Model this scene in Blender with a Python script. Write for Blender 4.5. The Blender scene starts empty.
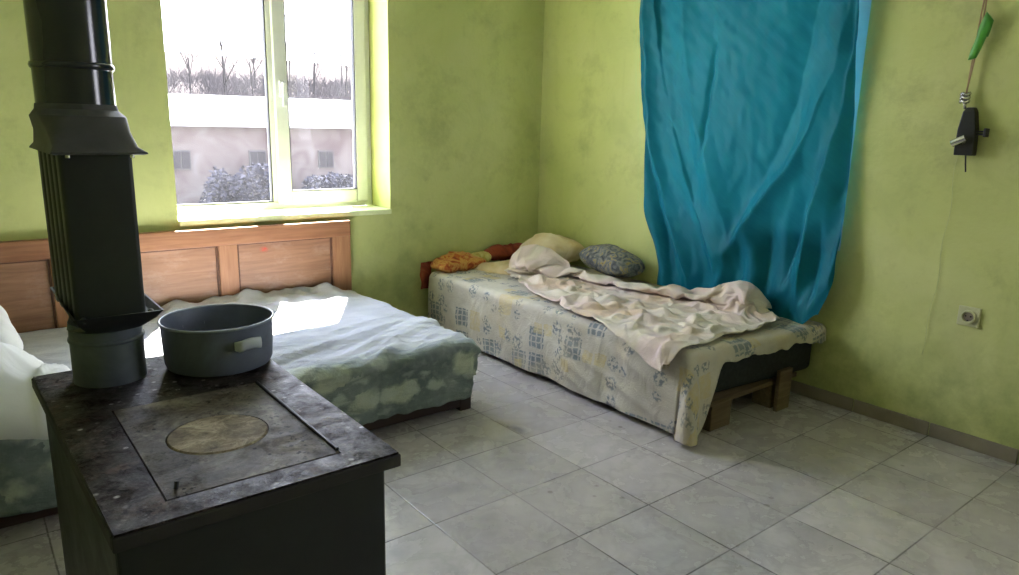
import bpy, bmesh, math, random
from mathutils import Vector, Matrix, noise
random.seed(7)
PI = math.pi
sc = bpy.context.scene
COL = sc.collection

# ------------------------------------------------------------------ helpers
class MB:
    """collects shapes and links them as ONE mesh object"""
    def __init__(s): s.bm = bmesh.new()
    def box(s, x0, x1, y0, y1, z0, z1, M=None):
        vs = [s.bm.verts.new((x, y, z)) for x in (x0, x1) for y in (y0, y1) for z in (z0, z1)]
        if M:
            for v in vs: v.co = M @ v.co
        for f in ((0, 1, 3, 2), (4, 6, 7, 5), (0, 4, 5, 1), (2, 3, 7, 6), (0, 2, 6, 4), (1, 5, 7, 3)):
            s.bm.faces.new([vs[i] for i in f])
        return s
    def loft(s, rings, cap0=True, cap1=True, closed=True):
        R = [[s.bm.verts.new(p) for p in r] for r in rings]
        n = len(R[0])
        for a, b in zip(R, R[1:]):
            for i in range(n if closed else n - 1):
                j = (i + 1) % n
                s.bm.faces.new((a[i], a[j], b[j], b[i]))
        if cap0: s.bm.faces.new(R[0][::-1])
        if cap1: s.bm.faces.new(R[-1])
        return s
    def lathe(s, prof, c, n=48, cap0=True, cap1=True):
        rings = [[(c[0] + r * math.cos(2 * PI * i / n), c[1] + r * math.sin(2 * PI * i / n), c[2] + z) for i in range(n)] for r, z in prof]
        return s.loft(rings, cap0, cap1)
    def tube(s, pts, r, n=8, r1=None):
        pts = [Vector(p) for p in pts]
        rings = []
        for i, p in enumerate(pts):
            t = (pts[min(i + 1, len(pts) - 1)] - pts[max(i - 1, 0)]).normalized()
            u = t.cross(Vector((0.31, 0.93, 0.2))).normalized(); w = t.cross(u)
            rr = r if r1 is None else r + (r1 - r) * i / (len(pts) - 1)
            rings.append([p + (u * math.cos(2 * PI * k / n) + w * math.sin(2 * PI * k / n)) * rr for k in range(n)])
        return s.loft(rings)
    def grid(s, rows):
        R = [[s.bm.verts.new(p) for p in r] for r in rows]
        for a, b in zip(R, R[1:]):
            for i in range(len(a) - 1):
                s.bm.faces.new((a[i], a[i + 1], b[i + 1], b[i]))
        return s
    def build(s, name, m, parent=None, bevel=0, smooth=False, solid=0, sub=0, seg=2):
        bmesh.ops.recalc_face_normals(s.bm, faces=s.bm.faces[:])
        me = bpy.data.meshes.new(name); s.bm.to_mesh(me); s.bm.free()
        return link(name, me, m, parent, bevel, smooth, solid, sub, seg)

def link(name, me, m, parent=None, bevel=0, smooth=False, solid=0, sub=0, seg=2):
    o = bpy.data.objects.new(name, me); COL.objects.link(o)
    if m: me.materials.append(m)
    if smooth:
        me.polygons.foreach_set('use_smooth', [True] * len(me.polygons))
        if smooth == 'auto':
            me.set_sharp_from_angle(angle=math.radians(38))
    if bevel:
        b = o.modifiers.new('bevel', 'BEVEL'); b.width = bevel; b.segments = seg; b.limit_method = 'ANGLE'; b.angle_limit = math.radians(40)
    if solid:
        b = o.modifiers.new('solid', 'SOLIDIFY'); b.thickness = solid; b.offset = -1
    if sub:
        b = o.modifiers.new('sub', 'SUBSURF'); b.levels = sub; b.render_levels = sub
    if parent is not None:
        o.parent = parent
        o.matrix_parent_inverse = Matrix.Translation(-Vector(parent.location))
    return o

def thing(name, label, cat, loc=(0, 0, 0), group=None):
    o = bpy.data.objects.new(name, None); COL.objects.link(o); o.location = loc
    o.empty_display_size = .05
    return tag(o, label, cat, group)
def tag(o, label, cat, group=None, kind=None):
    o['label'] = label; o['category'] = cat
    if group: o['group'] = group
    if kind: o['kind'] = kind
    return o
def structure(o, label=None, cat=None):
    o['kind'] = 'structure'
    if label: o['label'] = label
    if cat: o['category'] = cat
    return o
def sm(a, b, x):
    t = min(1, max(0, (x - a) / (b - a))); return t * t * (3 - 2 * t)
def nz(x, y, z=0.): return noise.noise((x, y, z))
def ridge(x, y, z=0.): return 1 - abs(noise.noise((x, y, z))) * 2

# ------------------------------------------------------------------ materials
class NT:
    def __init__(s, name, rough=.6, spec=.5, metal=0):
        s.m = bpy.data.materials.new(name); s.m.use_nodes = True; s.t = s.m.node_tree
        s.b = s.t.nodes['Principled BSDF']
        s.b.inputs['Roughness'].default_value = rough; s.b.inputs['Metallic'].default_value = metal
        s.b.inputs['Specular IOR Level'].default_value = spec
    def n(s, ty, **k):
        n = s.t.nodes.new(ty)
        for a, v in k.items(): setattr(n, a, v)
        return n
    def put(s, sock, v):
        if hasattr(v, 'default_value') and hasattr(v, 'is_linked'): s.t.links.new(v, sock)
        else: sock.default_value = v if not (isinstance(v, tuple) and len(v) == 3 and len(sock.default_value) == 4) else (*v, 1)
    def coord(s, which='Object'): return s.n('ShaderNodeTexCoord').outputs[which]
    def mapping(s, vec, scale=(1, 1, 1), loc=(0, 0, 0), rot=(0, 0, 0)):
        m = s.n('ShaderNodeMapping'); s.put(m.inputs[0], vec)
        m.inputs['Scale'].default_value = scale; m.inputs['Location'].default_value = loc; m.inputs['Rotation'].default_value = rot
        return m.outputs[0]
    def noise(s, vec, scale, detail=4, rough=.55, dist=0, out='Fac'):
        m = s.n('ShaderNodeTexNoise'); s.put(m.inputs['Vector'], vec)
        m.inputs['Scale'].default_value = scale; m.inputs['Detail'].default_value = detail
        m.inputs['Roughness'].default_value = rough; m.inputs['Distortion'].default_value = dist
        return m.outputs[out]
    def voro(s, vec, scale, feat='F1', rnd=1, out='Distance'):
        m = s.n('ShaderNodeTexVoronoi', feature=feat); s.put(m.inputs['Vector'], vec)
        m.inputs['Scale'].default_value = scale; m.inputs['Randomness'].default_value = rnd
        return m.outputs[out]
    def ramp(s, f, *st):
        r = s.n('ShaderNodeValToRGB'); s.put(r.inputs[0], f)
        e = r.color_ramp.elements
        while len(e) < len(st): e.new(.5)
        for q, (p, c) in zip(e, st):
            q.position = p; q.color = (*c, 1) if isinstance(c, tuple) else (c, c, c, 1)
        return r.outputs[0]
    def mix(s, f, a, b, mode='MIX'):
        m = s.n('ShaderNodeMix', data_type='RGBA', blend_type=mode)
        s.put(m.inputs[0], f); s.put(m.inputs[6], a); s.put(m.inputs[7], b)
        return m.outputs[2]
    def math(s, op, a, b=0., c=0., clamp=False):
        m = s.n('ShaderNodeMath', operation=op, use_clamp=clamp)
        s.put(m.inputs[0], a); s.put(m.inputs[1], b)
        if op in ('MULTIPLY_ADD', 'SMOOTH_MIN', 'COMPARE'): s.put(m.inputs[2], c)
        return m.outputs[0]
    def vmath(s, op, a, b=(0, 0, 0)):
        m = s.n('ShaderNodeVectorMath', operation=op); s.put(m.inputs[0], a); s.put(m.inputs[1], b)
        return m.outputs[0]
    def sep(s, v):
        m = s.n('ShaderNodeSeparateXYZ'); s.put(m.inputs[0], v); return m.outputs
    def comb(s, x, y, z=0.):
        m = s.n('ShaderNodeCombineXYZ'); s.put(m.inputs[0], x); s.put(m.inputs[1], y); s.put(m.inputs[2], z); return m.outputs[0]
    def white(s, v, out='Value'):
        m = s.n('ShaderNodeTexWhiteNoise', noise_dimensions='3D'); s.put(m.inputs[0], v); return m.outputs[out]
    def bump(s, h, strength=.3, dist=.01):
        m = s.n('ShaderNodeBump'); m.inputs['Strength'].default_value = strength; m.inputs['Distance'].default_value = dist
        s.put(m.inputs['Height'], h); s.put(s.b.inputs['Normal'], m.outputs[0])
    def col(s, c): s.put(s.b.inputs['Base Color'], c); return s
    def rough(s, c): s.put(s.b.inputs['Roughness'], c); return s

def plain(name, c, rough=.6, metal=0, spec=.5, var=.12, scale=30):
    t = NT(name, rough, spec, metal)
    f = t.noise(t.coord(), scale, 3)
    t.col(t.ramp(f, (.25, tuple(x * (1 - var) for x in c)), (.75, tuple(min(1, x * (1 + var)) for x in c))))
    return t.m

def m_wall():
    t = NT('green_limewash', .75, .25); P = t.coord()
    big = t.noise(P, 1.3, 5, .6, .4); sm_ = t.noise(P, 9, 6, .65); blot = t.noise(P, 3.2, 4, .7, 1.2)
    c = t.ramp(big, (.3, (.48, .53, .20)), (.5, (.55, .585, .235)), (.72, (.60, .62, .29)))
    c = t.mix(t.math('MULTIPLY', t.ramp(blot, (.52, 0.), (.72, 1.)), .25), c, (.33, .38, .16))
    c = t.mix(t.math('MULTIPLY', t.ramp(sm_, (.58, 0.), (.75, 1.)), .22), c, (.25, .27, .12))
    z = t.sep(P)[2]                                   # grime low on the wall
    g = t.math('MULTIPLY', t.math('SUBTRACT', .75, z, clamp=True), t.ramp(t.noise(P, 5, 5, .7), (.38, 0.), (.7, 1.)))
    c = t.mix(t.math('MULTIPLY', g, .85, clamp=True), c, (.15, .18, .07))
    sm2 = t.noise(t.mapping(P, (1, 1, 1), loc=(3, 8, 1)), 2.1, 7, .72)
    c = t.mix(t.math('MULTIPLY', t.ramp(sm2, (.54, 0.), (.7, 1.)), .38), c, (.22, .25, .11))
    v = t.noise(t.mapping(P, (14, 14, .8)), 1, 4)
    c = t.mix(t.math('MULTIPLY', t.ramp(v, (.6, 0.), (.8, 1.)), .15), c, (.3, .33, .14))
    t.col(c); t.bump(t.math('ADD', t.noise(P, 45, 4), t.math('MULTIPLY', t.noise(P, 7, 3), 2)), .25, .006)
    return t.m

TX, TY, TS = -1.790, -1.329, 1 / 3
def m_floor():
    t = NT('marbled_floor_tile', .32, .5); P = t.coord(); s = t.sep(P)
    u = t.math('DIVIDE', t.math('SUBTRACT', s[0], TX), TS); v = t.math('DIVIDE', t.math('SUBTRACT', s[1], TY), TS)
    cell = t.comb(t.math('FLOOR', u), t.math('FLOOR', v)); rnd = t.white(cell); rc = t.white(cell, 'Color')
    Q = t.vmath('ADD', P, t.vmath('MULTIPLY', rc, (7, 7, 7)))
    cloud = t.noise(Q, 7, 7, .62, .25); vein = t.noise(Q, 5, 5, .6, .6)
    vr = t.math('ABSOLUTE', t.math('SUBTRACT', vein, .5))
    c = t.ramp(cloud, (.28, (.33, .300, .310)), (.5, (.44, .402, .416)), (.72, (.54, .495, .512)))
    c = t.mix(t.math('MULTIPLY', t.ramp(vr, (0., 1.), (.05, 0.)), .30), c, (.24, .235, .22))
    c = t.mix(t.math('MULTIPLY', t.math('SUBTRACT', rnd, .5), .16), c, (1, 1, 1), 'ADD')
    big = t.noise(P, 2.2, 5, .65)
    c = t.mix(t.math('MULTIPLY', t.ramp(big, (.5, 0.), (.72, 1.)), .4), c, (.33, .30, .24))
    sp = t.voro(P, 16); sel = t.noise(P, 3.1, 2)
    c = t.mix(t.math('MULTIPLY', t.ramp(sp, (.12, 1.), (.2, 0.)), t.ramp(sel, (.6, 0.), (.66, .6))), c, (.12, .10, .08))
    def line(q, nf):
        d = t.math('ABSOLUTE', t.math('SUBTRACT', t.math('FRACT', t.math('ADD', q, .5)), .5))
        return t.math('MULTIPLY', t.ramp(d, (.005, 1.), (.010, 0.)), t.ramp(nf, (.3, .45), (.6, 1.)))
    g = t.math('MAXIMUM', line(u, t.noise(P, 2.5, 2)), line(v, t.noise(t.vmath('ADD', P, (5, 3, 0)), 2.5, 2)))
    c = t.mix(t.math('MULTIPLY', g, .78), c, (.05, .042, .035))
    t.col(c); t.rough(t.ramp(cloud, (.3, .32), (.7, .2)))
    t.bump(t.math('SUBTRACT', t.math('MULTIPLY', t.noise(P, 3, 2), .5), g), .2, .004)
    tilt = t.vmath('MULTIPLY', t.vmath('SUBTRACT', rc, (.5, .5, .5)), (.03, .03, 0))      # tiles not laid quite level
    geo_ = t.n('ShaderNodeNewGeometry')
    bn = [n for n in t.t.nodes if n.bl_idname == 'ShaderNodeBump'][0]
    t.put(bn.inputs['Normal'], t.vmath('NORMALIZE', t.vmath('ADD', geo_.outputs['Normal'], tilt)))
    return t.m

def m_wood(name, c0, c1, axis=0, rough=.45, sc_=1.):
    t = NT(name, rough, .4); P = t.coord()
    s = [24 * sc_, 24 * sc_, 24 * sc_]; s[axis] = 1.8 * sc_
    g = t.noise(t.mapping(P, tuple(s)), 1.6, 6, .62, .7); w = t.noise(P, 2.3, 4, .6)
    f = t.math('ADD', t.math('MULTIPLY', g, .75), t.math('MULTIPLY', w, .3))
    t.col(t.ramp(f, (.3, c0), (.55, tuple((a + b) / 2 for a, b in zip(c0, c1))), (.75, c1)))
    t.bump(g, .2, .003)
    return t.m

def m_panel(*a):
    m = m_wood(*a)                                     # a smear of red paint left on the board
    t = NT.__new__(NT); t.m = m; t.t = m.node_tree; t.b = t.t.nodes['Principled BSDF']
    P = t.coord(); old = t.b.inputs['Base Color'].links[0].from_socket
    d = t.n('ShaderNodeVectorMath', operation='LENGTH'); t.put(d.inputs[0], t.mapping(P, (1, 1, 1.5), loc=(1.951, .026, -.91)))
    f = t.math('MULTIPLY', t.ramp(d.outputs['Value'], (.008, 1.), (.028, 0.)), t.ramp(t.noise(P, 60, 3), (.4, .2), (.6, 1.)))
    pale_patch = t.math('MULTIPLY', t.ramp(t.noise(t.mapping(P, (5, 5, 9)), 1, 6, .7), (.5, 0.), (.68, 1.)), .32)  # random paler patches mixed over the panel wood
    t.col(t.mix(f, t.mix(pale_patch, old, (.55, .40, .31)), (.62, .06, .035))); return m
def m_white():
    t = NT('white_cotton', .8, .2); P = t.coord()
    t.col(t.ramp(t.noise(P, 6, 3), (.3, (.72, .72, .73)), (.7, (.82, .82, .82))))
    wr = t.noise(t.mapping(P, (3, 9, 4), rot=(.3, .2, .7)), 1, 3, .5, .8)
    t.bump(t.math('ADD', t.math('MULTIPLY', wr, 8), t.math('MULTIPLY', t.noise(P, 120, 2), .3)), .22, .006); return t.m
def m_stove_top():
    t = NT('sooty_iron_top', .5, .2); P = t.coord()
    a = t.noise(P, 11, 8, .75, .8); b = t.noise(P, 60, 5, .7); d = t.noise(P, 5, 3)
    c = t.ramp(a, (.36, (.005, .0035, .004)), (.5, (.021, .0135, .0125)), (.66, (.115, .078, .070)))
    c = t.mix(t.math('MULTIPLY', t.ramp(b, (.55, 0.), (.68, 1.)), t.ramp(d, (.42, .05), (.6, .8))), c, (.30, .28, .28))
    v = t.ramp(t.voro(P, 34), (.10, 1.), (.22, 0.)); k = t.noise(t.mapping(P, loc=(.1, 0, 0)), 7, 2)
    c = t.mix(t.math('MULTIPLY', v, t.ramp(k, (.46, 0.), (.54, .95))), c, (.75, .72, .70))
    e = t.noise(P, 7, 6, .75, 1.0)
    c = t.mix(t.math('MULTIPLY', t.ramp(e, (.50, 0.), (.60, 1.)), t.ramp(b, (.40, .10), (.62, .6))), c, (.15, .125, .12))
    c = t.mix(t.ramp(t.noise(P, 24, 5, .7), (.54, 0.), (.60, .9)), c, (.006, .004, .004))
    c = t.mix(t.ramp(t.noise(P, 6, 6, .72, .6), (.46, .8), (.60, 0.)), c, (.009, .006, .0055))
    t.col(c); t.rough(t.ramp(a, (.3, .34), (.7, .7))); t.put(t.b.inputs['Specular IOR Level'], t.ramp(t.noise(P, 17, 8, .78, .5), (.40, .02), (.64, .36))); t.bump(t.math('ADD', a, b), .35, .003)
    return t.m
def m_hob():
    t = NT('ashy_cooking_plate', .6, .2); P = t.coord()
    a = t.noise(P, 9, 8, .75, .6); b = t.noise(P, 75, 4, .7); d = t.noise(P, 6, 3)
    c = t.ramp(a, (.34, (.05, .041, .034)), (.5, (.12, .10, .083)), (.66, (.27, .235, .20)))
    c = t.mix(t.math('MULTIPLY', t.ramp(b, (.55, 0.), (.62, 1.)), t.ramp(d, (.45, 0.), (.55, 1.))), c, (.02, .018, .016))
    c = t.mix(t.math('MULTIPLY', t.ramp(t.voro(P, 38), (.13, 1.), (.2, 0.)), t.ramp(t.noise(P, 8, 2), (.53, 0.), (.58, 1.))), c, (.012, .010, .009))
    c = t.mix(t.math('MULTIPLY', t.ramp(t.noise(P, 7.3, 6, .7, .8), (.45, 0.), (.62, 1.)), .75), c, (.030, .024, .021))
    t.put(t.b.inputs['Specular IOR Level'], t.ramp(t.noise(P, 10, 7, .75, .9), (.4, .03), (.62, .45)))
    t.col(c); t.bump(t.math('ADD', a, b), .35, .003); return t.m
def m_ring():
    t = NT('rusty_ring_lid', .7, .25); P = t.coord()
    a = t.noise(P, 20, 8, .78, .8); b = t.noise(P, 90, 4, .7)
    c = t.ramp(a, (.36, (.10, .070, .042)), (.5, (.23, .18, .115)), (.64, (.42, .35, .25)))
    c = t.mix(t.math('MULTIPLY', t.ramp(b, (.6, 0.), (.68, 1.)), .6), c, (.06, .04, .025))
    t.col(c); t.bump(t.math('ADD', a, b), .4, .003); return t.m
def m_enamel(name, c, rough, soot=.4):
    t = NT(name, rough, .5); P = t.coord()
    a = t.noise(P, 6, 6, .65, .5)
    cc = t.ramp(a, (.35, tuple(x * (1 - soot) for x in c)), (.65, c))
    t.col(cc); t.rough(t.ramp(a, (.3, min(1, rough + .15)), (.7, rough))); t.bump(t.noise(P, 50, 3), .06, .003); return t.m

def m_leaf_sheet():
    t = NT('leaf_print_sheet', .8, .2); U = t.coord('UV')
    W = t.vmath('ADD', U, t.vmath('MULTIPLY', t.vmath('SUBTRACT', t.noise(U, 6, 2, out='Color'), (.5, .5, .5)), (.10, .10, 0)))
    W = t.vmath('ADD', W, t.vmath('MULTIPLY', t.vmath('SUBTRACT', t.noise(U, 22, 3, .6, out='Color'), (.5, .5, .5)), (.06, .06, 0)))
    W = t.mapping(W, (1, 1.7, 1), rot=(0, 0, .6))
    d = t.voro(W, 5.2, rnd=.9); rc = t.sep(t.voro(W, 5.2, rnd=.9, out='Color'))
    leaf = t.math('MULTIPLY', t.ramp(d, (.33, .9), (.50, 0.)), t.math('LESS_THAN', rc[0], .72))
    base = t.ramp(t.noise(U, 5, 5, .6), (.35, (.13, .165, .16)), (.65, (.23, .27, .255)))
    pale = t.ramp(t.noise(U, 12, 4), (.35, (.38, .42, .33)), (.65, (.54, .58, .46)))
    c = t.mix(leaf, base, pale)
    d2 = t.voro(t.mapping(W, loc=(3.3, 1.7, 0)), 8, rnd=1)
    c = t.mix(t.math('MULTIPLY', t.ramp(d2, (.25, .8), (.42, 0.)), t.math('GREATER_THAN', rc[1], .4)), c, (.42, .47, .42))
    c = t.mix(t.math('MULTIPLY', t.ramp(t.noise(U, 30, 3), (.5, 0.), (.7, 1.)), .2), c, (.5, .53, .48))
    # glare on the lying surface painted in as a paler tone over the print
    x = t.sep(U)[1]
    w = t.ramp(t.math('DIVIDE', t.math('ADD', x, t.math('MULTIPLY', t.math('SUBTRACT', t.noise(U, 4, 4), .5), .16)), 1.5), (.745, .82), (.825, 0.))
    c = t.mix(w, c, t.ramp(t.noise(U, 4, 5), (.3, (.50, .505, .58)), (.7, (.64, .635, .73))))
    wr = t.noise(t.mapping(U, (3, 16, 1), rot=(0, 0, -.42)), 1, 6, .62, 1.0)
    t.col(c); t.bump(t.math('ADD', t.noise(U, 160, 3), t.math('MULTIPLY', wr, 12)), .4, .006); return t.m

def m_spread():
    t = NT('patchwork_print_bedspread', .85, .15); U = t.coord('UV')
    W = t.vmath('ADD', U, t.vmath('MULTIPLY', t.vmath('SUBTRACT', t.noise(U, 9, 2, out='Color'), (.5, .5, .5)), (.034, .034, 0)))
    W = t.vmath('ADD', W, t.vmath('MULTIPLY', t.vmath('SUBTRACT', t.noise(U, 60, 2, out='Color'), (.5, .5, .5)), (.012, .012, 0)))
    W = t.mapping(W, (1, 1, 1), rot=(0, 0, .06))
    c = t.ramp(t.noise(U, 3, 5, .65), (.3, (.44, .40, .345)), (.6, (.58, .54, .485)), (.8, (.62, .59, .55)))
    def patches(c, N, off, tsel, kind):
        s = t.vmath('ADD', t.vmath('SCALE', W), (*off, 0)) if False else t.mapping(W, (N, N, 1), loc=(*off, 0))
        q = t.sep(s); cx, cy = t.math('FLOOR', q[0]), t.math('FLOOR', q[1]); fx, fy = t.math('FRACT', q[0]), t.math('FRACT', q[1])
        r = t.white(t.comb(cx, cy, off[0])); sel = t.math('MULTIPLY', t.math('GREATER_THAN', r, tsel[0]), t.math('LESS_THAN', r, tsel[1]))
        dx = t.math('ABSOLUTE', t.math('SUBTRACT', fx, .5)); dy = t.math('ABSOLUTE', t.math('SUBTRACT', fy, .5))
        inn = t.math('LESS_THAN', t.math('MAXIMUM', dx, dy), .40)
        if kind == 'check':
            chk = t.math('MULTIPLY', t.math('LESS_THAN', t.math('FRACT', t.math('MULTIPLY', fx, 3.6)), .72), t.math('LESS_THAN', t.math('FRACT', t.math('MULTIPLY', fy, 4.4)), .76))
            f = t.math('MULTIPLY', t.math('MULTIPLY', sel, inn), t.math('MULTIPLY_ADD', chk, .62, .2)); col = (.16, .20, .24)
        elif kind == 'yellow':
            f = t.math('MULTIPLY', t.math('MULTIPLY', sel, inn), t.ramp(t.noise(U, 40, 3), (.3, .25), (.7, .75))); col = (.56, .45, .22)
        else:
            r2 = t.math('SQRT', t.math('ADD', t.math('MULTIPLY', dx, dx), t.math('MULTIPLY', dy, dy)))
            f = t.math('MULTIPLY', t.math('MULTIPLY', sel, t.ramp(r2, (.3, 1.), (.42, 0.))), t.ramp(t.noise(U, 60, 2, .5), (.47, 0.), (.56, .85))); col = (.17, .20, .24)
        return t.mix(f, c, col)
    c = patches(c, 7.3, (.3, .1), (.0, .15), 'yellow')
    c = patches(c, 7.3, (.3, .1), (.15, .33), 'check')
    c = patches(c, 10.5, (7.6, 2.2), (.0, .24), 'flower')
    c = patches(c, 14.5, (3.6, 5.2), (.0, .16), 'flower')
    c = patches(c, 9.3, (5.7, 3.4), (.4, .52), 'flower')
    c = t.mix(t.math('MULTIPLY', t.ramp(t.noise(U, 4.4, 3), (.52, 0.), (.66, 1.)), .35), c, (.58, .47, .30))
    c = patches(c, 13.5, (2.1, 9.7), (.0, .07), 'yellow')
    wr = t.noise(t.mapping(U, (9, 5, 1), rot=(0, 0, .5)), 1, 5, .6, .8)
    t.col(c); t.bump(t.math('ADD', t.noise(U, 150, 3), t.math('MULTIPLY', wr, 9)), .35, .006); return t.m

def m_duvet():
    t = NT('faded_pink_cream_cover', .85, .2); U = t.coord('UV')
    a = t.noise(U, 2.6, 3, .5, .5); b = t.noise(t.mapping(U, loc=(4, 1, 0)), 3.4, 3, .5, .4)
    c = t.mix(t.ramp(a, (.46, 0.), (.58, 1.)), (.68, .60, .52), (.70, .53, .42))
    c = t.mix(t.math('MULTIPLY', t.ramp(b, (.48, 0.), (.6, 1.)), .85), c, (.73, .59, .58))
    c = t.mix(t.math('MULTIPLY', t.ramp(t.noise(U, 5, 3), (.55, 0.), (.7, 1.)), .6), c, (.74, .69, .66))
    wr = t.noise(U, 16, 6, .65, 1.2)
    t.col(c); t.bump(t.math('ADD', t.noise(U, 120, 3), t.math('MULTIPLY', wr, 8)), .35, .006); return t.m

def m_curtain():
    t = NT('teal_satin', .5, .3); U = t.coord('UV')
    w = t.mapping(U, (1, 1, 1), rot=(0, 0, .8))
    st = t.noise(t.mapping(w, (110, 6, 1)), 1, 3); b = t.noise(U, 3, 4)
    c = t.ramp(b, (.3, (.003, .112, .175)), (.7, (.007, .158, .235)))
    c = t.mix(t.math('MULTIPLY', t.ramp(st, (.45, 0.), (.65, 1.)), .25), c, (.012, .17, .235))
    t.col(c); t.b.inputs['Specular IOR Level'].default_value = .12
    t.bump(st, .25, .002)
    tr = t.n('ShaderNodeBsdfTranslucent'); tr.inputs[0].default_value = (.02, .30, .36, 1)
    mx = t.n('ShaderNodeMixShader'); mx.inputs[0].default_value = .03
    t.t.links.new(t.b.outputs[0], mx.inputs[1]); t.t.links.new(tr.outputs[0], mx.inputs[2])
    t.t.links.new(mx.outputs[0], t.t.nodes['Material Output'].inputs[0])
    return t.m

def m_glass(name, veil=.05):
    m = bpy.data.materials.new(name); m.use_nodes = True; t = m.node_tree; t.nodes.remove(t.nodes['Principled BSDF'])
    N, L = t.nodes, t.links
    tr = N.new('ShaderNodeBsdfTransparent'); tr.inputs[0].default_value = (.95, .96, .95, 1)
    gl = N.new('ShaderNodeBsdfGlossy'); gl.inputs['Roughness'].default_value = .02
    du = N.new('ShaderNodeBsdfTranslucent'); du.inputs[0].default_value = (.9, .9, .92, 1)  # pale scatter added as a bleaching haze over the outdoor view
    no = N.new('ShaderNodeTexNoise'); no.inputs['Scale'].default_value = 4; no.inputs['Detail'].default_value = 5
    mm = N.new('ShaderNodeMath'); mm.operation = 'MULTIPLY'; mm.inputs[1].default_value = veil * 2; L.new(no.outputs[0], mm.inputs[0])
    a = N.new('ShaderNodeMixShader'); L.new(mm.outputs[0], a.inputs[0]); L.new(tr.outputs[0], a.inputs[1]); L.new(du.outputs[0], a.inputs[2])
    lw = N.new('ShaderNodeLayerWeight'); pw = N.new('ShaderNodeMath'); pw.operation = 'POWER'; L.new(lw.outputs['Facing'], pw.inputs[0]); pw.inputs[1].default_value = 5
    fr = N.new('ShaderNodeMath'); fr.operation = 'MULTIPLY_ADD'; L.new(pw.outputs[0], fr.inputs[0]); fr.inputs[1].default_value = .8; fr.inputs[2].default_value = .008
    b = N.new('ShaderNodeMixShader'); L.new(fr.outputs[0], b.inputs[0]); L.new(a.outputs[0], b.inputs[1]); L.new(gl.outputs[0], b.inputs[2])
    L.new(b.outputs[0], N['Material Output'].inputs[0]); return m

def m_print(name, stops, scale=7, rough=.8, spec=.25):
    t = NT(name, rough, spec); P = t.coord()
    t.col(t.ramp(t.noise(P, scale, 3, .5, 1.2), *stops)); t.bump(t.noise(P, 90, 3), .15, .003); return t.m

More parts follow.
